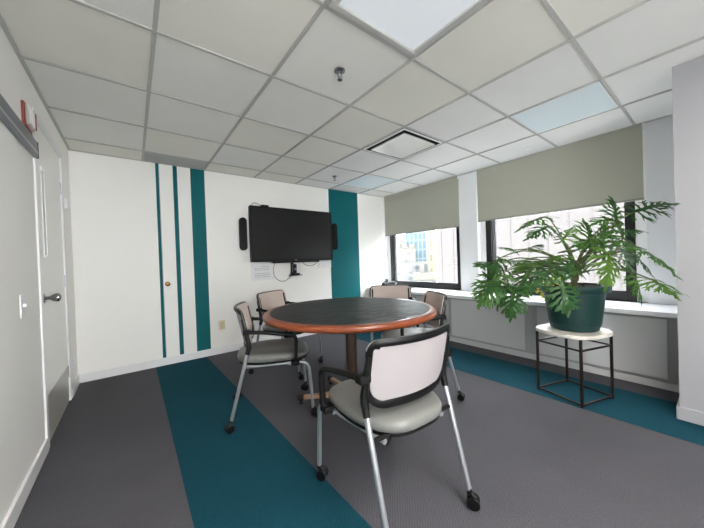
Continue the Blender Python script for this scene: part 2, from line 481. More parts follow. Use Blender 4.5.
obj('face_plate', pl, 'diffuser', g)

# sprinklers
def sprinkler(x, y, label):
    g = thing('fire_sprinkler', label, 'sprinkler', (x, y, H), 0, 'ceiling sprinklers')
    obj('escutcheon', lathe(BM(), [(0, .003), (.034, .003), (.034, -.003), (.026, -.01), (.016, -.012), (0, -.012)], 28), 'chrome', g, smooth=True)
    obj('body', lathe(BM(), [(0, -.01), (.012, -.01), (.013, -.024), (.008, -.03), (.006, -.04), (0, -.04)], 16), 'chrome', g, smooth=True)
    fr = BM()
    for s in (-1, 1): tube(fr, catmull([(s*.01, 0, -.024), (s*.016, 0, -.036), (s*.012, 0, -.047), (0, 0, -.054)], 5), .0025, 8)
    obj('yoke', fr, 'chrome', g, smooth=True)
    obj('deflector', lathe(BM(), [(0, -.053), (.015, -.053), (.015, -.056), (0, -.056)], 18), 'chrome', g)
sprinkler(1.053, 1.43, 'chrome ceiling sprinkler in the tile beside the large light panel')
sprinkler(2.248, 3.25, 'small chrome ceiling sprinkler near the back wall above the screen')
tag(obj('sprinkler_cover', lathe(BM(), [(0, H+.004), (.04, H+.004), (.04, H-.003), (.034, H-.006), (0, H-.006)], 28, (3.50, 1.30, 0)), 'white_plastic', smooth=True), 'flat round white sprinkler cover on the ceiling beside the wide roller shade', 'sprinkler cover')

# ------------------------------------------------------------------ windows, shades, sill, cabinets
def window(n, y0, y1):
    XF = XW+.07
    fy0, fy1 = y0+.065, y1-.075
    if n == 1: fy0, fy1 = 2.375, 3.80
    if n == 2: fy0, fy1 = .515, 1.975
    ft = .075
    # white jamb liner filling the opening round the black frame
    j = BM()
    box(j, XF, XW+.25, y0, fy0, ZS, 2.2); box(j, XF, XW+.25, fy1, y1, ZS, 2.2); box(j, XF, XW+.25, fy0, fy1, 2.12, 2.2)
    w = struct('window_%d' % n, j, 'trim')
    fr = BM()
    zb, zt = ZS, 2.12
    f0 = .045 if n == 1 else ft
    box(fr, XF-.01, XF+.06, fy0, fy0+f0, zb, zt); box(fr, XF-.01, XF+.06, fy1-ft, fy1, zb, zt)
    box(fr, XF-.01, XF+.06, fy0+f0, fy1-ft, zb, zb+.10); box(fr, XF-.01, XF+.06, fy0+f0, fy1-ft, zt-.08, zt)
    obj('window_frame', fr, 'black_frame', w, bevel=.004)
    b = BM(); box(b, XF+.02, XF+.05, fy1-ft-.045, fy1-ft, zb+.10, zt-.08)
    obj('sash_rail', b, 'alu', w)
    obj('glass_pane', bx(XF+.034, XF+.040, fy0+f0, fy1-ft-.045, zb+.10, zt-.08), 'glass', w)
window(1, *W[0]); window(2, *W[1])
def shade(y0, y1, zb, label):
    g = thing('roller_shade', label, 'roller shade', (XW-.012, (y0+y1)/2, H), 0, 'roller shades')
    hw = (y1-y0)/2
    obj('fabric', bx(-.002, .0, -hw+.006, hw-.006, zb-H+.012, -.004), 'shade', g)
    b = BM(); tube(b, [(.0, -hw+.004, zb-H+.01), (0, hw-.004, zb-H+.01)], .010, 12, sy=.55, up=(0, 0, 1)); obj('hem_bar', b, 'shade_bar', g, smooth=False)
    b = BM(); tube(b, [(.001, -hw+.008, -.011), (.001, hw-.008, -.011)], .009, 16); obj('roller', b, 'shade', g, smooth=True)
    for s in (-1, 1):
        obj('bracket', bx(-.03, .01, s*hw-.003, s*hw+.003, -.055, -.002), 'white_plastic', g)
shade(2.312, 3.845, 1.545, 'grey-green roller shade lowered over the far, narrower window')
shade(.438, 2.042, 1.577, 'wide grey-green roller shade lowered over the window behind the plant')
# bead cords / white side channels
for i, y in enumerate((W[1][1]+.014, W[0][1]-.004)):
    struct('trim_%d' % (i+1), bx(XW-.012, XW, y-.01, y+.01, ZS, H), 'white_plastic')
struct('trim_3', bx(XW-.008, XW, W[1][0]-.012, W[1][0]-.002, ZS, H), 'white_plastic')

tag(obj('window_sill', bx(3.28, XW+.07, .205, YB-.002, ZS-.04, ZS), 'sill', bevel=.006), 'long white sill top running under both windows above the grey cabinets', 'sill')
py = [(.28, 1.19), (1.31, 2.20), (2.32, 3.21), (3.33, 3.84)]
cl = ['grey convector cabinet under the sill behind the plant stand', 'grey convector cabinet under the sill left of the plant stand',
      'grey convector cabinet under the far window, behind the right-hand chairs', 'narrow grey convector cabinet in the far corner by the back wall']
ey = [.206, 1.25, 2.26, 3.27, YB-.016]
for i, (a, c_) in enumerate(py):
    g = thing('convector_cabinet', cl[i], 'cabinet', (3.33, (ey[i]+ey[i+1])/2, 0), 0, 'cabinets under the windows')
    yc = (ey[i]+ey[i+1])/2
    obj('body', bx(0, XW-3.33-.002, ey[i]-yc+.0005, ey[i+1]-yc-.0005, .0, ZS-.041), 'cabinet_body', g)
    obj('front_panel', bx(-.026, 0, a-yc, c_-yc, .085, ZS-.062), 'cabinet', g, bevel=.003)
    obj('base_strip', bx(-.012, 0, ey[i]-yc+.001, ey[i+1]-yc-.001, 0, .055), 'cabinet', g)

# desk phone on the sill
g = thing('desk_phone', 'black desk phone on the window sill in the far corner', 'phone', (3.50, 3.52, ZS), R(-150)); g.scale = (1.25, 1.25, 1.25)
b = prism(BM(), [(-.10, 0), (.10, 0), (.10, .028), (-.10, .075)], -.09, .09); xf(b, Matrix.Rotation(R(90), 4, 'X')); obj('base', b, 'phone', g, bevel=.006)
b = bx(-.085, -.055, -.085, -.055, .06, .11); box(b, -.085, -.055, -.085, -.055, .06, .1); b.free()
b = BM(); tube(b, catmull([(-.085, -.062, .092), (-.06, -.062, .108), (.0, -.062, .093), (.06, -.062, .072), (.085, -.062, .056)], 5), [.024]*4+[.017]*4+[.013]*5+[.017]*4+[.024]*4, 12); obj('handset', b, 'phone', g, smooth=True)
b = bx(-.075, -.02, -.02, .07, .0, .006); xf(b, Matrix.Translation((0, 0, .066)) @ Matrix.Rotation(R(13), 4, 'Y')); obj('display', b, 'phone_gray', g)
b = BM()
for r_ in range(4):
    for c_ in range(3): box(b, .0+r_*.022, .014+r_*.022, -.015+c_*.025, .003+c_*.025, .0, .006)
xf(b, Matrix.Translation((-.005, 0, .049)) @ Matrix.Rotation(R(13), 4, 'Y')); obj('keypad', b, 'phone_gray', g)
b = BM(); tube(b, catmull([(3.60, 3.30, ZS+.005), (3.57, 3.22, ZS+.005), (3.64, 3.12, ZS+.005), (3.73, 3.20, ZS+.005), (3.75, 3.36, ZS+.005)], 8), .005, 8)
tag(obj('phone_cord', b, 'phone', smooth=True), 'thin black cord lying on the sill beside the desk phone', 'cord')

# ------------------------------------------------------------------ left wall: door, switch, alarm, rail
d1 = struct('door_1', bx(XL-.055, XL-.004, DY0+.001, DY1-.004, .004, DZ-.003), 'door')
# vision lite
lite = BM(); y0, y1, z0, z1 = 2.735, 2.835, 1.20, 1.80
for a in ((y0, y0+.014, z0, z1), (y1-.014, y1, z0, z1), (y0+.014, y1-.014, z0, z0+.014), (y0+.014, y1-.014, z1-.014, z1)):
    box(lite, XL-.007, XL+.001, a[0], a[1], a[2], a[3])
l = obj('window_lite', lite, 'trim', d1, bevel=.002)
obj('pane', bx(XL-.0065, XL-.003, y0+.014, y1-.014, z0+.014, z1-.014), mat('lite_glass', (206, 208, 208), .12), l)
obj('kick_plate', bx(XL-.0045, XL-.003, DY0+.02, DY1-.02, .012, .30), 'kick', d1)
h = obj('door_handle', disc_x(BM(), (XL-.006, 2.70, .93), .032, .012), 'chrome', d1, smooth=False)
b = BM(); tube(b, [(XL-.002, 2.70, .93), (XL+.02, 2.70, .93), (XL+.035, 2.70, .93), (XL+.052, 2.70, .93), (XL+.066, 2.70, .93), (XL+.074, 2.70, .93)], [.011, .011, .022, .029, .026, .012], 20)
obj('knob', b, 'chrome', h, smooth=True)
for z in (.25, 1.02, 1.80):
    b = BM(); tube(b, [(XL-.004, DY1-.004, z-.05), (XL-.004, DY1-.004, z+.05)], .007, 12); obj('hinge', b, 'silver', d1)
fr = BM()
box(fr, XL-.06, XL+.010, DY0-.05, DY0+.001, 0, DZ+.05); box(fr, XL-.06, XL+.008, DY1-.003, DY1+.05, 0, DZ+.05); box(fr, XL-.06, XL+.008, DY0, DY1, DZ-.002, DZ+.05)
struct('trim_4', fr, 'trim', bevel=.003)
struct('wall_corridor', bx(XL-.2, XL-.1, DY0-.1, DY1+.1, 0, DZ+.1), 'wall')

def plate(name, label, cat, loc, ax, w, h_, m='white_plastic', kind='outlet'):
    """wall plate; ax 'L' sits on the left wall, 'B' on the back wall"""
    g = thing(name, label, cat, loc, R(90) if ax == 'L' else 0)
    # local: x across, -y out of the wall
    obj('cover', bx(-w/2, w/2, -.006, 0, -h_/2, h_/2), m, g, bevel=.002)
    if kind == 'outlet':
        for s in (-1, 1):
            b = BM(); prism(b, [(math.cos(t)*.016, max(-.013, min(.013, math.sin(t)*.016))) for t in [2*math.pi*i/20 for i in range(20)]], 0, .003)
            xf(b, Matrix.Translation((0, -.006, s*.021)) @ Matrix.Rotation(R(90), 4, 'X'))
            so = obj('socket', b, m, g)
            b = BM(); box(b, -.007, -.0045, -.0096, -.009, s*.021-.005, s*.021+.006); box(b, .0045, .007, -.0096, -.009, s*.021-.004, s*.021+.005)
            obj('slot', b, 'black_matte', so)
    elif kind == 'switch':
        o = obj('toggle', bx(-.005, .005, -.018, -.006, -.004, .012), m, g, bevel=.001)
    elif kind == 'box':
        obj('lid', bx(-w*.4, w*.4, -.02, -.006, -h_*.4, h_*.4), m, g, bevel=.003)
    return g
plate('light_switch', 'white double light switch on the left wall beside the door', 'light switch', (XL, 2.20, .93), 'L', .07, .12, kind='switch')
plate('power_outlet', 'white power outlet low on the left wall beyond the door', 'outlet', (XL, 3.53, .29), 'L', .07, .115)
plate('wall_outlet', 'beige power outlet low on the back wall beside the wide teal stripe', 'outlet', (.872, YB, .355), 'B', .07, .115, 'beige')
plate('wall_sensor', 'small white box high on the left wall past the door', 'wall box', (XL, 3.55, 1.70), 'L', .05, .11, kind='box')

# alarm
g = thing('fire_alarm', 'red-edged fire alarm strobe high on the left wall above the grey rail', 'fire alarm', (XL, 2.42, 1.99))
obj('back_box', bx(0, .012, -.075, .075, -.08, .065), 'red', g, bevel=.003)
obj('horn_strobe', bx(.012, .030, -.06, .06, -.06, .055), 'gray_lens', g, bevel=.005)
for k in range(4): obj('grille_bar', bx(.030, .032, -.05+k*.03, -.038+k*.03, -.045, .04), 'white_plastic', g)
obj('red_lens', bx(.030, .036, .040, .058, -.05, .045), 'red', g, bevel=.003)
# rail
g = thing('wall_rail', 'long grey aluminium rail along the left wall ending before the door', 'rail', (XL, 0, 1.85))
obj('bar', bx(0, .022, YN+.02, 2.555, -.05, .047), 'rail', g, bevel=.004)
obj('channel', bx(.022, .024, YN+.03, 2.54, -.03, -.018), 'silver', g)
obj('end_cap', bx(0, .024, 2.555, 2.563, -.051, .049), 'black_plastic', g, bevel=.002)

SKY = 10.; EXPO = .85
LEAVES=[
((2.658,0.872,1.406),(2.443,0.974,1.359),0.8,0),
((2.56,0.821,1.322),(2.365,0.882,1.268),0.8,0),
((2.583,0.74,1.201),(2.695,0.717,1.317),0.8,1),
((2.871,0.645,1.158),(3.016,0.66,1.383),0.9,0),
((3.07,0.618,1.141),(3.153,0.58,1.347),0.8,0),
((3.111,0.524,1.33),(3.197,0.546,1.544),0.9,0),
((2.987,0.531,1.363),(2.784,0.585,1.358),0.8,0),
((2.862,0.4,1.38),(2.712,0.187,1.443),0.7,0),
((2.914,0.486,1.262),(2.999,0.358,1.266),0.8,0),
((2.841,0.391,1.142),(2.588,0.169,1.025),0.7,0),
((2.967,0.42,1.1),(2.996,0.297,0.935),0.9,0),
((2.755,0.306,0.915),(2.571,0.182,0.858),0.9,1),
((2.911,0.425,0.953),(2.941,0.339,0.764),0.8,0),
((2.719,0.51,1.092),(2.616,0.463,0.899),1.0,1),
((2.785,0.585,1.109),(2.912,0.425,0.997),0.8,0),
((2.388,1.016,1.148),(2.281,1.035,1.188),1.1,0),
((2.599,0.98,1.153),(2.701,0.927,1.2),1.0,0),
((2.178,1.051,1.045),(2.029,1.103,1.065),1.2,0),
((2.138,1.019,0.957),(1.991,1.068,0.791),1.1,0),
((2.123,0.904,0.861),(2.034,0.91,0.704),1.1,0),
((2.265,0.858,0.996),(2.128,0.9,0.84),1.0,0),
((2.586,0.864,1.036),(2.328,0.936,1.046),1.0,0),
((2.344,0.734,1.007),(2.186,0.793,0.904),1.0,0),
((2.327,0.685,0.897),(2.311,0.633,0.72),1.1,0),
((2.737,0.874,0.9),(2.73,0.904,0.732),1.0,2),
((2.599,0.728,1.094),(2.433,0.792,1.084),0.9,1),
((2.585,1.054,1.048),(2.489,1.19,1.105),1.0,0),
((2.876,0.578,1.177),(2.685,0.662,1.204),0.9,0),
((2.529,0.655,1.042),(2.323,0.687,0.98),0.9,0),
((2.417,1.057,0.948),(2.313,1.137,0.887),1.1,0),
((2.937,0.468,1.193),(3.009,0.476,1.388),0.8,0),
((2.725,0.946,1.042),(2.776,0.907,0.921),0.9,0),
((2.273,1.041,0.84),(2.171,1.056,0.742),0.9,0),
((3.131,0.572,1.238),(3.336,0.477,1.176),0.8,0),
((2.952,0.709,1.13),(2.802,0.824,1.161),0.8,0),
((2.386,1.081,0.989),(2.319,1.195,0.959),1.1,0),
((2.633,0.954,0.937),(2.552,1.016,0.833),1.0,0),
((2.109,0.978,0.916),(1.935,0.986,0.894),1.1,0),
((2.101,0.984,1.089),(1.998,1.0,1.022),1.1,0),
((2.694,0.592,1.213),(2.711,0.516,1.243),0.9,0),
((3.162,0.548,1.162),(3.347,0.469,1.049),0.9,0),
((2.889,0.884,0.95),(3.015,0.85,0.856),0.9,1),
((3.057,0.502,1.056),(3.111,0.398,0.958),0.9,0),
]

# ------------------------------------------------------------------ screen and what hangs round it
g = thing('wall_display', 'large black flat-screen display mounted on the back wall', 'television', (1.882, 3.775, 1.509))
hw, hh = .640, .375
fr = BM()
for a in ((-hw, hw, -hh, -hh+.032), (-hw, hw, hh-.024, hh), (-hw, -hw+.028, -hh+.032, hh-.024), (hw-.028, hw, -hh+.032, hh-.024)):
    box(fr, a[0], a[1], 0, .03, a[2], a[3])
obj('bezel', fr, 'black_plastic', g, bevel=.003)
obj('screen', bx(-hw+.028, hw-.028, .006, .02, -hh+.032, hh-.024), 'screen', g)
obj('housing', bx(-hw+.004, hw-.004, .03, .07, -hh+.006, hh-.006), 'black_matte', g, bevel=.004)
obj('mount', bx(-.25, .25, .07, .094, -.2, .2), 'black_matte', g)
obj('badge', bx(-.016, .016, -.001, 0, -hh+.011, -hh+.019), 'silver', g)
def speaker(x, label):
    s = thing('speaker', label, 'speaker', (x, 3.80, 1.505), 0, 'speakers beside the display')
    ol = []
    r_, L_ = .046, .168
    for i in range(13): t = math.pi*i/12; ol.append((r_*math.cos(t), L_+r_*math.sin(t)))
    for i in range(13): t = math.pi+math.pi*i/12; ol.append((r_*math.cos(t), -L_+r_*math.sin(t)))
    b = prism(BM(), ol, -.03, .03); xf(b, Matrix.Rotation(R(90), 4, 'X')); obj('cabinet', b, 'black_plastic', s, bevel=.012, seg=3)
    b = prism(BM(), [(a*.8, c_*.95) for a, c_ in ol], .030, .033); xf(b, Matrix.Rotation(R(90), 4, 'X')); obj('speaker_grille', b, 'black_matte', s)
    obj('wall_bracket', bx(-.015, .015, .03, .072, -.04, .04), 'black_matte', s)
speaker(1.155, 'slim black pill-shaped speaker left of the wall display')
speaker(2.585, 'slim black pill-shaped speaker right of the wall display, against the teal panel')
g = thing('sound_bar', 'thin black bar under the wall display', 'sound bar', (1.90, 3.79, 1.124))
obj('body', bx(-.37, .37, -.02, .04, -.011, .009), 'black_plastic', g, bevel=.003)
obj('bracket', bx(-.05, .05, .04, .08, -.006, .006), 'black_matte', g)
g = thing('set_top_device', 'small black device lying on top of the wall display', 'device', (1.455, 3.805, 1.885))
obj('case', bx(-.05, .05, -.025, .03, 0, .022), 'black_plastic', g, bevel=.004)
b = BM(); tube(b, catmull([(-.05, .0, .01), (-.09, .01, .035), (-.13, .02, .045), (-.16, .03, .03), (-.17, .04, .0)], 6), .003, 8); obj('cable', b, 'black_matte', g, smooth=True)

g = thing('wall_notice', 'white sheet of printed notes taped under the left end of the display', 'paper', (1.42, YB, 1.01))
obj('sheet', bx(-.160, .165, -.003, 0, -.125, .13), 'paper', g)
pr = random.Random(3)
b = BM()
for k in range(8):
    zz = .085-k*.024
    if k in (0, 4): continue
    x = -.11
    while x < .10:
        w_ = pr.uniform(.012, .035)
        if x+w_ > .115: break
        if k == 1 and x < -.02: x = -.02
        box(b, x, x+w_, -.0036, -.003, zz, zz+.006); x += w_+.008
obj('printed_text', b, 'ink', g)

g = thing('conference_camera', 'black video-conference camera on a bracket below the display', 'camera', (1.855, 3.79, .99))
b = bx(-.028, .028, -.03, .03, -.03, .10); obj('camera_body', b, 'black_plastic', g, bevel=.008)
b = disc_x(BM(), (0, -.034, .03), .018, .014, 20, 'Y'); obj('lens', b, 'chrome', g)
b = BM(); lathe(b, [(0, -.058), (.06, -.058), (.068, -.05), (.068, -.036), (.055, -.03), (0, -.03)], 28, (.012, 0, 0)); obj('base', b, 'black_plastic', g, smooth=False)
obj('shelf_arm', bx(-.055, .105, -.04, .08, -.066, -.058), 'black_matte', g)
obj('hanging_bracket', bx(-.02, .02, .05, .08, -.058, .12), 'black_matte', g)
def cable(pts, label, r=.0035):
    b = BM(); tube(b, catmull(pts, 8), r, 8); tag(obj('cable', b, 'black_matte', smooth=True), label, 'cable')
cable([(1.60, 3.8685, 1.12), (1.57, 3.8685, 1.03), (1.585, 3.8685, .93), (1.65, 3.8685, .865), (1.73, 3.8685, .85), (1.79, 3.8685, .88), (1.83, 3.8685, .92)], 'thin black cable looping from the display down to the camera')
cable([(2.03, 3.8685, 1.12), (2.08, 3.8685, 1.075), (2.17, 3.8685, 1.055), (2.25, 3.8685, 1.08), (2.29, 3.8685, 1.12)], 'short black cable sagging under the right half of the display')
g = thing('cable_box', 'small white wall box under the right corner of the display', 'wall box', (2.43, YB, 1.075))
obj('cover', bx(-.12, .10, -.03, 0, -.055, .055), 'white_plastic', g, bevel=.004)
obj('outlet_face', bx(-.07, -.02, -.034, -.03, -.035, .035), 'trim', g, bevel=.001)

# ------------------------------------------------------------------ table
TX, TY, TZ, TR = 1.335, 1.785, .742, .652
g = thing('round_table', 'large round meeting table with a dark inlaid top and cherry-wood edge', 'table', (TX, TY, 0), 0)
obj('wood_edge', lathe(BM(), [(.58, TZ-.003), (.604, TZ), (.632, TZ-.001), (.646, TZ-.007), (.652, TZ-.018), (.651, TZ-.030), (.642, TZ-.041), (.622, TZ-.046), (.58, TZ-.046)], 128), 'rimwood', g, smooth=True)
obj('inlaid_top', lathe(BM(), [(0, TZ+.0005), (.600, TZ+.0005), (.6035, TZ-.001), (.6035, TZ-.02), (0, TZ-.02)], 128), 'leather', g)
obj('underside', lathe(BM(), [(0, TZ-.022), (.585, TZ-.022), (.585, TZ-.046), (.56, TZ-.05), (0, TZ-.05)], 96), 'black_matte', g)
obj('mounting_plate', lathe(BM(), [(0, TZ-.05), (.16, TZ-.05), (.16, TZ-.058), (.06, TZ-.08), (0, TZ-.08)], 40), 'black_matte', g)
obj('pedestal', lathe(BM(), [(0, TZ-.07), (.043, TZ-.07), (.043, .10), (.056, .085), (.056, .05), (0, .05)], 40), 'brown_post', g, smooth=False)
for a in (R(141), R(82), R(333), R(262)):
    b = BM(); sec = [(-.5, -.5), (-.5, .5), (.5, .5), (.5, -.5)]
    A = [b.verts.new((.03, y*.05, .075+z*.045)) for y, z in sec]; B = [b.verts.new((.40, y*.036, .047+z*.026)) for y, z in sec]
    b.faces.new(A); b.faces.new(B)
    for q in range(4): b.faces.new((A[q], A[(q+1) % 4], B[(q+1) % 4], B[q]))
    ft = obj('foot', b, 'beech', g, bevel=.006); ft.rotation_euler = (0, 0, a)
    b = BM(); tube(b, [(.385, 0, .046), (.40, 0, .046), (.425, 0, .045), (.432, 0, .044)], [.021, .025, .025, .017], 16); obj('end_cap', b, 'iron', ft, smooth=True)
    b = BM(); lathe(b, [(0, 0), (.018, 0), (.018, .01), (.008, .014), (.008, .026), (0, .026)], 16, (.405, 0, 0)); obj('glide', b, 'black_plastic', ft)

# ------------------------------------------------------------------ chairs
def profile_x(z, z0=.50):         # side line of the back (x at height z)
    return -.124 - (z-.50)*.21
def back_point(y, z, off=0.):
    bulge = .058*max(0, 1-(y/.235)**2)
    return Vector((profile_x(z)-bulge+off, y, z))
def round_rect(hw, z0, z1, rt, rb, n=7):
    """(y,z) outline counter-clockwise with top radius rt and bottom radius rb, evenly subdivided"""
    pts = []
    def arc(cy, cz, r, a0, a1):
        for i in range(n+1):
            a = R(a0+(a1-a0)*i/n); pts.append((cy+r*math.cos(a), cz+r*math.sin(a)))
    arc(hw-rt, z1-rt, rt, 0, 90); m = 10
    for i in range(1, m): pts.append((hw-rt-(2*hw-2*rt)*i/m, z1))
    arc(-hw+rt, z1-rt, rt, 90, 180)
    for i in range(1, 5): pts.append((-hw, z1-rt-(z1-rt-z0-rb)*i/5))
    arc(-hw+rb, z0+rb, rb, 180, 270)
    for i in range(1, m): pts.append((-hw+rb+(2*hw-2*rb)*i/m, z0))
    arc(hw-rb, z0+rb, rb, 270, 360)
    for i in range(1, 5): pts.append((hw, z0+rb+(z1-rt-z0-rb)*i/5))
    out = []
    for p in pts:
        if not out or (p[0]-out[-1][0])**2+(p[1]-out[-1][1])**2 > 1e-8: out.append(p)
    return out
def make_caster(parent, x, y, ang):
    c = bpy.data.objects.new
    b = BM(); lathe(b, [(0, .083), (.009, .083), (.012, .074), (.012, .058), (0, .058)], 14)
    tube(b, catmull([(.008, 0, .062), (-.006, 0, .060), (-.020, 0, .048), (-.031, 0, .028)], 5), [.010]*6+[.012]*6+[.009]*4, 10)
    # hood over the twin wheels
    for i in range(1): pass
    xf(b, Matrix.Translation((x, y, 0)) @ Matrix.Rotation(ang, 4, 'Z'))
    o = obj('caster', b, 'black_plastic', parent, smooth=True)
    for s in (-1, 1):
        b = disc_x(BM(), (-.015, s*.015, .0265), .0265, .017, 22, 'Y')
        xf(b, Matrix.Translation((x, y, 0)) @ Matrix.Rotation(ang, 4, 'Z'))
        obj('wheel', b, 'black_plastic', o, smooth=False)
    return o
def cushion(hwf, xr, xf_, z0, z1):
    """upholstered seat pad: superellipse-like D outline, crowned top and rolled edges"""
    b = BM(); N = 56; rings = []
    cx, hx = (xr+xf_)/2, (xf_-xr)/2
    def outline(k, sc):
        t = 2*math.pi*k/N; ct, st = math.cos(t), math.sin(t)
        e = 3.6 if ct > 0 else 2.05
        x = (abs(ct)**(2/e))*(1 if ct > 0 else -1); y = (abs(st)**(2/3.4))*(1 if st > 0 else -1)
        taper = 1-.04*(x < 0)*abs(x)
        return cx+x*(hx-sc), y*(hwf*taper-sc)
    lv = [(.022, z0), (.006, z0+.006), (0, z0+.016), (0, z1-.026), (.005, z1-.015), (.016, z1-.007), (.035, z1-.002), (.075, z1), (.12, z1-.001), (.17, z1-.004)]
    for sc, z in lv:
        rr = []
        for k in range(N):
            x, y = outline(k, sc)
            drop = .012*max(0, (x-cx)/hx-.55)/.45 if z > z0+.02 else 0
            rr.append(b.verts.new((x, y, z-drop)))
        rings.append(rr)
    for A, B in zip(rings, rings[1:]):
        for k in range(N): b.faces.new((A[k], A[(k+1) % N], B[(k+1) % N], B[k]))
    b.faces.new(rings[0]); b.faces.new(rings[-1])
    return b
def make_chair():
    g = thing('conference_chair', '', 'chair')
    hy = .232
    for s in (-1, 1):
        y = s*hy
        # rear leg
        b = BM(); tube(b, [(-.272, y, .07), (-.150, y*.995, .53)], [.0115, .0125], 16); obj('leg', b, 'silver', g, smooth=True)
        # front leg turning into the rail under the seat
        b = BM(); tube(b, rounded([(.272, y, .07), (.250, y*.99, .404), (-.186, y*.72, .396)], .07, 8), .0115, 16, up=(0, 1, 0)); obj('leg', b, 'silver', g, smooth=True)
        make_caster(g, -.272, y, R(-35*s)); make_caster(g, .274, y, R(40 if s > 0 else -150))
        # black upright from the leg into the back frame
        b = BM(); tube(b, [(-.158, y*.995, .50), (-.146, y*.995, .545), (profile_x(.58)-.006, y, .58), (profile_x(.66)-.008, y, .66), (profile_x(.74)-.008, y, .74)], [.0145, .0165, .016, .013, .008], 14, sy=1.0)
        obj('upright', b, 'black_plastic', g, smooth=True)
        # armrest
        ya = s*.256
        path = rounded([(profile_x(.65)-.004, ya*.96, .652), (-.02, ya, .640), (.168, ya, .604), (.160, ya, .43), (.152, ya*.9, .41)], .045, 6)
        b = BM(); tube(b, path, .0155, 14, sy=.85, up=(0, 1, 0)); ar = obj('armrest', b, 'black_plastic', g, smooth=True)
        b = BM(); tube(b, catmull([(profile_x(.65)+.03, ya, .656), (.02, ya, .646), (.10, ya, .630), (.172, ya, .612), (.190, ya, .596)], 4), [.012]*4+[.016]*9+[.013]*4, 12, sy=1.45, up=(0, 0, 1)) if False else None
        if b: b.free()
        b = bx(profile_x(.65)-.022, profile_x(.65)+.020, min(y-.017*s, ya+.012*s), max(y-.017*s, ya+.012*s), .636, .668); obj('clamp', b, 'black_matte', ar, bevel=.006)
        b = bx(.128, .186, min(s*.205, ya+.006*s), max(s*.205, ya+.006*s), .392, .424); obj('bracket', b, 'black_matte', ar, bevel=.008)
    for x, z in ((-.180, .414), (.12, .398)):
        b = BM(); tube(b, [(x, -hy+.004, z), (x, hy-.004, z)], .0095, 12); obj('crossbar', b, 'black_matte' if x < 0 else 'silver', g, smooth=True)
    # seat
    obj('seat_pan', cushion(.214, -.228, .262, .400, .434), 'black_matte', g, smooth=True)
    obj('seat', cushion(.224, -.240, .275, .420, .480), 'vinyl', g, smooth=True)
    b = bx(-.02, .05, -.05, .05, .375, .405); obj('tilt_block', b, 'black_matte', g, bevel=.006)
    # back frame
    ol = round_rect(.232, .520, .800, .040, .095)
    pts = [back_point(y, z) for y, z in ol]
    N = len(pts); b = BM(); rings = []
    for i, (yy, zz) in enumerate(ol):
        t = (pts[(i+1) % N]-pts[i-1]).normalized()
        a = Vector((1, 0, 0)); a = (a-t*a.dot(t)).normalized(); n_ = t.cross(a)
        c0 = Vector((0, 0, .66))-Vector((0, yy, zz))
        if n_.dot(c0) < 0: n_ = -n_
        bot = max(0, min(1, (.60-zz)/.08)); side = 1 if abs(yy) > .2 else 0
        wd = .024+.026*bot+.008*side*(1-bot)
        tk = .011
        sec = [(-tk, .004), (-tk, wd*.5), (-tk*.5, wd), (tk*.5, wd), (tk, wd*.6), (tk, .004), (tk*.6, -.006), (-tk*.6, -.006)]
        rings.append([b.verts.new(pts[i]+a*u_+n_*w_) for u_, w_ in sec])
    for i in range(N):
        A, B = rings[i], rings[(i+1) % N]
        for k in range(8): b.faces.new((A[k], A[(k+1) % 8], B[(k+1) % 8], B[k]))
    obj('back_frame', b, 'black_plastic', g, smooth=True)
    # thin lighter line round the frame, standing in for the highlight on its edge
    b = BM(); tube(b, [back_point(y*1.022, .66+(z-.66)*1.025) for y, z in ol if z > .60], .003, 8); obj('edge_highlight', b, 'vinyl', g, smooth=True)
    # stretched back
    def sheet(off, th, rr_):
        b = BM(); inn = round_rect(*rr_)
        NI = len(inn); grid = []
        for q in range(7):
            f_ = 1-q/7
            grid.append([(y*f_, .665+(z-.665)*f_) for y, z in inn])
        la = [[b.verts.new(back_point(y, z, off)) for y, z in rr] for rr in grid]; lb = [[b.verts.new(back_point(y, z, off+th)) for y, z in rr] for rr in grid]
        for L_ in (la, lb):
            for A, B in zip(L_, L_[1:]):
                for k in range(NI): b.faces.new((A[k], A[(k+1) % NI], B[(k+1) % NI], B[k]))
            b.faces.new(L_[-1])
        for k in range(NI): b.faces.new((la[0][k], la[0][(k+1) % NI], lb[0][(k+1) % NI], lb[0][k]))
        return b
    obj('back_panel', sheet(-.004, .005, (.214, .545, .786, .032, .075)), 'back_rear', g, smooth=True)
    obj('back_cushion', sheet(.0095, .008, (.229, .524, .798, .040, .090)), 'mesh_fabric', g, smooth=True)
    return g
M['mesh_fabric'] = mat('back_mesh_fabric', (196, 180, 172), .8, bump=.5, bscale=900, var=.03, vscale=120)
M['back_rear'] = mat('back_panel_fabric', (160, 153, 154), .7, bump=.3, bscale=900)
M['vinyl'] = mat('gray_vinyl', (118, 118, 115), .32, bump=.2, bscale=300)
proto = make_chair()
CH = [((.937, .987), 86, 'grey conference chair nearest the camera, seen from behind'),
      ((.824, 2.119), -21.5, 'grey conference chair left of the table, beside the teal floor stripe'),
      ((1.275, 2.820), -58, 'grey conference chair at the far left of the table, below the wall display'),
      ((2.262, 2.247), 228.7, 'grey conference chair at the far side of the table, below the far window'),
      ((1.882, 1.612), 146, 'grey conference chair on the right of the table, seen edge-on before the grey cabinets')]
for i, ((x, y), a, lab) in enumerate(CH):
    c = proto if i == 0 else copy_tree(proto)
    c.location = (x, y, 0); c.rotation_euler = (0, 0, R(a)); c['label'] = lab; c['category'] = 'chair'; c['group'] = 'chairs round the table'

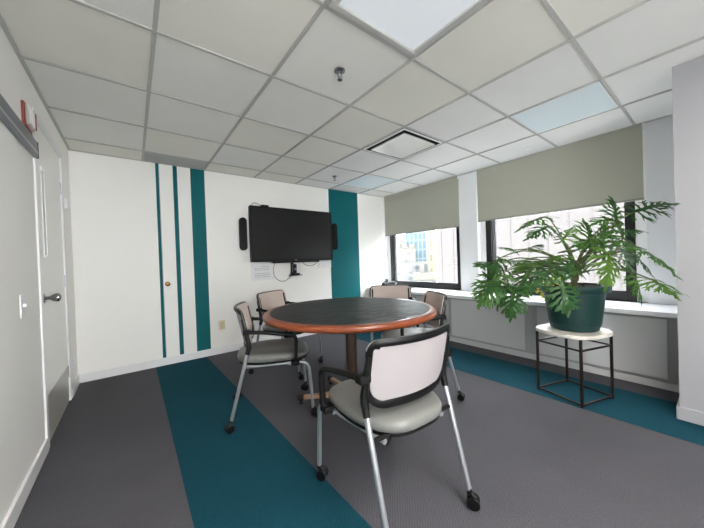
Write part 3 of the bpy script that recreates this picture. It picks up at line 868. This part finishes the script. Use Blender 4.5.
# ------------------------------------------------------------------ plant stand and plant
SC = Vector((2.7227, .7338, 0)); leg_xy = [(2.621, .947), (2.509, .623), (2.837, .519), (2.935, .846)]
sx_ = Vector((2.837-2.509, .519-.623, 0)).normalized()
sa = math.atan2(sx_.y, sx_.x)
g = thing('plant_stand', 'low dark metal plant stand with a pale stone top', 'plant stand', SC, sa)
HS = .508
inv = Matrix.Rotation(-sa, 3, 'Z')
hx, hy_ = .172, .163
corners = [(-hx, hy_), (-hx, -hy_), (hx, -hy_), (hx, hy_)]
for cx_, cy_ in corners:
    b = bx(cx_-.008, cx_+.008, cy_-.008, cy_+.008, 0, HS-.022); obj('leg', b, 'iron', g, bevel=.002)
for zz in (.018, .405):
    for k in range(4):
        p, q_ = corners[k], corners[(k+1) % 4]
        x0, x1 = sorted((p[0], q_[0])); y0, y1 = sorted((p[1], q_[1]))
        if abs(x1-x0) < .01: b = bx(x0-.005, x0+.005, y0+.008, y1-.008, zz-.006, zz+.006)
        else: b = bx(x0+.008, x1-.008, y0-.005, y0+.005, zz-.006, zz+.006)
        obj('stretcher', b, 'iron', g)
ol = []
for k in range(64):
    t = 2*math.pi*k/64; ct, st = math.cos(t), math.sin(t); e = 2/2.9
    ol.append((.228*abs(ct)**e*(1 if ct > 0 else -1), .212*abs(st)**e*(1 if st > 0 else -1)))
obj('stone_top', prism(BM(), ol, HS-.022, HS+.006), 'marble', g, bevel=.006, seg=3)

PC = Vector((2.745, .728, HS+.006))
g = thing('potted_plant', 'leafy split-leaf philodendron in a dark green pot on the plant stand', 'potted plant', PC, 0)
pot = lathe(BM(), [(r_*1.17, z_) for r_, z_ in ((0, 0), (.118, 0), (.130, .006), (.134, .02), (.138, .045), (.143, .048), (.168, .285), (.174, .290), (.174, .296), (.190, .298), (.194, .304), (.196, .340), (.192, .346), (.184, .346), (.180, .338), (.172, .31), (0, .31))], 64)
obj('pot', pot, 'pot', g, smooth=True)
b = BM(); N = 40; sr = random.Random(2); prev = None
rings = [[b.verts.new((0, 0, .332))]]
for r_ in (.05, .1, .15, .200):
    rings.append([b.verts.new((r_*math.cos(2*math.pi*k/N), r_*math.sin(2*math.pi*k/N), .326+sr.uniform(-.006, .006))) for k in range(N)])
for k in range(N): b.faces.new((rings[0][0], rings[1][k], rings[1][(k+1) % N]))
for A, B in zip(rings[1:], rings[2:]):
    for k in range(N): b.faces.new((A[k], A[(k+1) % N], B[(k+1) % N], B[k]))
obj('soil', b, 'soil', g)
b = BM(); tube(b, catmull([(.012, 0, .31), (.016, -.005, .37), (.028, -.012, .44), (.034, -.018, .50), (.036, -.02, .53)], 6), [.020]*7+[.026]*12+[.02]*6, 14)
obj('trunk', b, 'trunk', g, smooth=True)
b = BM(); tube(b, catmull([(-.06, .02, .31), (-.055, .02, .345), (-.05, .018, .36)], 4), [.016]*9, 10); tube(b, [(.09, -.04, .31), (.092, -.04, .352)], .014, 10)
obj('stump', b, 'trunk', g, smooth=True)

def leaf_blade(L, Wd, rr, droop):
    """deeply cut leaf in its own frame: midrib along +x, blade in the xy plane, normal +z; lobes are fingers off the midrib that fork near their tips"""
    b = BM()
    def h(x, y): return -droop*(x/L)**2*L - .35*abs(y)*abs(y)/max(Wd, .01) + .012*math.sin(x*60+y*40)*.3
    def finger(p, d, ln, w0, bend, depth=0):
        # tapered strip, widest a third along, pointed; p,d in 2-D
        n = 6; pts = []; a = math.atan2(d[1], d[0]); q = Vector(p)
        for i in range(n+1):
            pts.append((q.copy(), a)); a += bend/n; q = q+Vector((math.cos(a), math.sin(a)))*ln/n
        L_, R_ = [], []
        for i, (pp, aa) in enumerate(pts):
            t = i/n; w = w0*(.66+.85*t-1.51*t*t) if t < 1 else 0
            nn = Vector((-math.sin(aa), math.cos(aa)))
            l = pp+nn*w; r = pp-nn*w
            L_.append(b.verts.new((l.x, l.y, h(l.x, l.y)+.12*w))); R_.append(b.verts.new((r.x, r.y, h(r.x, r.y)+.12*w)))
        C_ = [b.verts.new((pp.x, pp.y, h(pp.x, pp.y)-.1*w0)) for pp, aa in pts]
        for i in range(n):
            b.faces.new((L_[i], C_[i], C_[i+1], L_[i+1])); b.faces.new((C_[i], R_[i], R_[i+1], C_[i+1]))
        if depth == 0 and ln > .045:
            for f_, s in ((.42, 1), (.52, -1), (.7, rr.choice((-1, 1)))):
                pp, aa = pts[int(f_*n)]
                finger(pp, (math.cos(aa+s*.65), math.sin(aa+s*.65)), ln*.38, w0*.6, -s*.3, 1)
    # body along the midrib
    n = 9; wb = Wd*.17; Lt, Rt, Ct = [], [], []
    for i in range(n+1):
        t = i/n; w = wb*(.35+1.6*t-1.9*t*t); w = max(w, .0015); x = -.06*L+t*L*.98
        Lt.append(b.verts.new((x, w, h(x, w)+.002))); Rt.append(b.verts.new((x, -w, h(x, -w)+.002))); Ct.append(b.verts.new((x, 0, h(x, 0)-.002)))
    for i in range(n):
        b.faces.new((Lt[i], Ct[i], Ct[i+1], Lt[i+1])); b.faces.new((Ct[i], Rt[i], Rt[i+1], Ct[i+1]))
    K = 7
    for k in range(K):
        t = (k+.2)/K; x = t*L*.84-.04*L
        ln = Wd*(.74, .98, 1.0, .90, .76, .60, .42)[k]*rr.uniform(.86, 1.1)
        ang = R((128, 96, 76, 64, 52, 42, 32)[k]+rr.uniform(-5, 5))
        for s in (1, -1):
            finger((x, 0), (math.cos(ang), s*math.sin(ang)), ln*rr.uniform(.9, 1.05), Wd*.082, -s*rr.uniform(.25, .6))
    finger((.8*L, 0), (1, 0), L*.28, Wd*.1, rr.uniform(-.2, .2))
    return b
lr = random.Random(21)
crown = Vector((2.787, .709, 1.03))
for li, (a, t, wf, sh) in enumerate(LEAVES):
    A = Vector(a); Tt = Vector(t); d = Tt-A; L = max(.14, d.length*1.14)
    xax = d.normalized()
    # blade faces up and towards the light at the window, leaning outwards from the crown
    out = (A-crown); out.z = 0; out = out.normalized() if out.length > .03 else Vector((-1, 0, 0))
    nrm = Vector((0, 0, .75))+out*.35+Vector((lr.uniform(-.5, .1), lr.uniform(-.65, .05), lr.uniform(-.1, .3)))
    zax = (nrm-xax*nrm.dot(xax)).normalized(); yax = zax.cross(xax)
    b = leaf_blade(L, L*.62*wf, lr, lr.uniform(.12, .3))
    m4 = Matrix((xax, yax, zax)).transposed().to_4x4(); m4.translation = A-PC
    xf(b, m4)
    lf = obj('leaf', b, 'leaf%d' % (3 if sh == 0 and li % 3 == 0 else sh), g, smooth=True)
    # petiole rises from the crown and arches out to the blade
    s0 = Vector((.034, -.018, .40+.13*lr.random()))
    e0 = A-PC; ln = (e0-s0).length
    m1 = s0.lerp(e0, .35)+Vector((0, 0, .10*ln)); m2 = s0.lerp(e0, .72)+Vector((0, 0, .10*ln))
    b = BM(); ps = catmull([s0, m1, m2, e0, e0+xax*L*.5], 6)
    tube(b, ps[:-3], [.0062-.0032*i/len(ps) for i in range(len(ps)-3)], 8); obj('petiole', b, 'stem', lf, smooth=True)

# ------------------------------------------------------------------ outside the windows
def building(name, label, cx, cy, w, d, z1, m, cap=True, rz=0., m2=None):
    g = thing(name, label, 'building', (cx, cy, -42), rz, None)
    obj('facade', bx(-w/2, w/2, -d/2, d/2, 0, z1+42), m, g)
    obj('roof_parapet', bx(-w/2-.3, w/2+.3, -d/2-.3, d/2+.3, z1+42, z1+43.2), m2 or m, g)
    obj('roof_plant', bx(-w/4, w/5, -d/4, d/4, z1+43.2, z1+45.5), m2 or m, g)
    return g
M['pinkwall'] = mat('neighbour_cladding', (60, 56, 55), .6)
M['joint'] = mat('cladding_joint', (58, 54, 53), .7)
g = thing('neighbouring_building', 'large pale pink-white panelled building filling the view through the wide window', 'building', (14, 0, -42))
obj('cladding', bx(0, 24, -30, 10.12, 0, 47), 'pinkwall', g)
b = BM()
y = 9.8
while y > -8:
    box(b, -.012, 0, y-.02, y+.02, 0, 47); y -= .75
obj('panel_joint', b, 'joint', g)
obj('parapet', bx(-.2, 24.2, -30.2, 10.2, 47, 47.6), 'joint', g)
F_ = {'cream': facade('facade_cream', (78, 76, 70), (40, 43, 46), 2.4, 3.3, .18), 'white': facade('facade_white', (80, 80, 78), (44, 47, 50), 3., 3.4, .2),
      'teal': facade('facade_glass', (78, 88, 92), (44, 62, 70), 1.6, 3.6, .08), 'yellow': facade('facade_yellow', (92, 90, 68), (58, 58, 46), 2., 3.2, .2),
      'gray': facade('facade_gray', (68, 69, 70), (38, 42, 46), 2.6, 3.3, .16)}
for nm, lab, ang, dist, w, z1, f_ in (
    ('office_tower', 'tall pale blue glass tower seen through the far window', 39.0, 120, 11, 40, 'teal'),
    ('office_tower', 'slim yellowish tower beside the pale pink building through the far window', 36.9, 70, 2.2, 12, 'yellow'),
    ('apartment_block', 'mid-height pale cream block at the left of the far window view', 43.6, 105, 13, 5, 'cream'),
    ('apartment_block', 'low white block in the middle of the far window view', 41.4, 85, 8, -1, 'white'),
    ('apartment_block', 'pale grey block with window rows in front of the glass tower', 39.6, 75, 6, -4, 'gray'),
    ('apartment_block', 'low cream block below the yellowish tower', 38.2, 60, 4, -3, 'cream'),
    ('apartment_block', 'distant white block at the far left of the window view', 46., 130, 16, 9, 'white')):
    a = R(ang); building(nm, lab, dist*math.cos(a), dist*math.sin(a), w, w, z1, F_[f_], rz=a)
struct('ground_street', bx(-60, 260, -160, 260, -43, -42), mat('street', (205, 204, 200), .9))

# ------------------------------------------------------------------ light
w = bpy.data.worlds.new('sky'); scene.world = w; w.use_nodes = True
nt = w.node_tree; bg = nt.nodes['Background']
bg.inputs['Color'].default_value = (.97, .975, 1., 1); bg.inputs['Strength'].default_value = SKY
def portal(y0, y1, z0, z1):
    l = bpy.data.lights.new('window_portal', 'AREA'); l.shape = 'RECTANGLE'; l.size = y1-y0; l.size_y = z1-z0
    l.cycles.is_portal = True
    o = bpy.data.objects.new('window_portal', l); col.objects.link(o); o.location = (XW+.2, (y0+y1)/2, (z0+z1)/2)
    o.rotation_euler = Vector((-1, 0, 0)).to_track_quat('-Z', 'Y').to_euler()
    if abs((o.rotation_euler.to_matrix() @ Vector((1, 0, 0))).y) < .5: l.size, l.size_y = l.size_y, l.size
for a in W: portal(a[0], a[1], ZS, 2.15)
l = bpy.data.lights.new('window_portal', 'AREA'); l.shape = 'RECTANGLE'; l.size = NW[1]-NW[0]; l.size_y = NW[3]-NW[2]; l.cycles.is_portal = True  # portal of the added window behind the camera
o = bpy.data.objects.new('window_portal', l); col.objects.link(o); o.location = ((NW[0]+NW[1])/2, YN-.11, (NW[2]+NW[3])/2); o.rotation_euler = (R(90), 0, R(180))

# ------------------------------------------------------------------ camera
yaw, pitch, roll = .65488, -.009817, -.034362
fw = Vector((math.sin(yaw)*math.cos(pitch), math.cos(yaw)*math.cos(pitch), math.sin(pitch)))
rt = Vector((math.cos(yaw), -math.sin(yaw), 0)); up = rt.cross(fw)
rr_ = rt*math.cos(roll)+up*math.sin(roll); uu = -math.sin(roll)*rt+math.cos(roll)*up
cam = bpy.data.cameras.new('camera'); co = bpy.data.objects.new('camera', cam); col.objects.link(co)
co.matrix_world = Matrix(((rr_.x, uu.x, -fw.x, 0), (rr_.y, uu.y, -fw.y, 0), (rr_.z, uu.z, -fw.z, 1.1031), (0, 0, 0, 1)))
cam.sensor_width = 36; cam.lens = 36*285.93/704; cam.clip_start = .02; cam.clip_end = 1000
scene.camera = co
scene.view_settings.view_transform = 'Standard'; scene.view_settings.look = 'None'
scene.view_settings.exposure = EXPO; scene.view_settings.gamma = 1
scene.view_settings.use_curve_mapping = False
scene.cycles.max_bounces = 14; scene.cycles.diffuse_bounces = 8; scene.cycles.transparent_max_bounces = 12
scene.cycles.sample_clamp_indirect = 8
scene.cycles.use_denoising = True
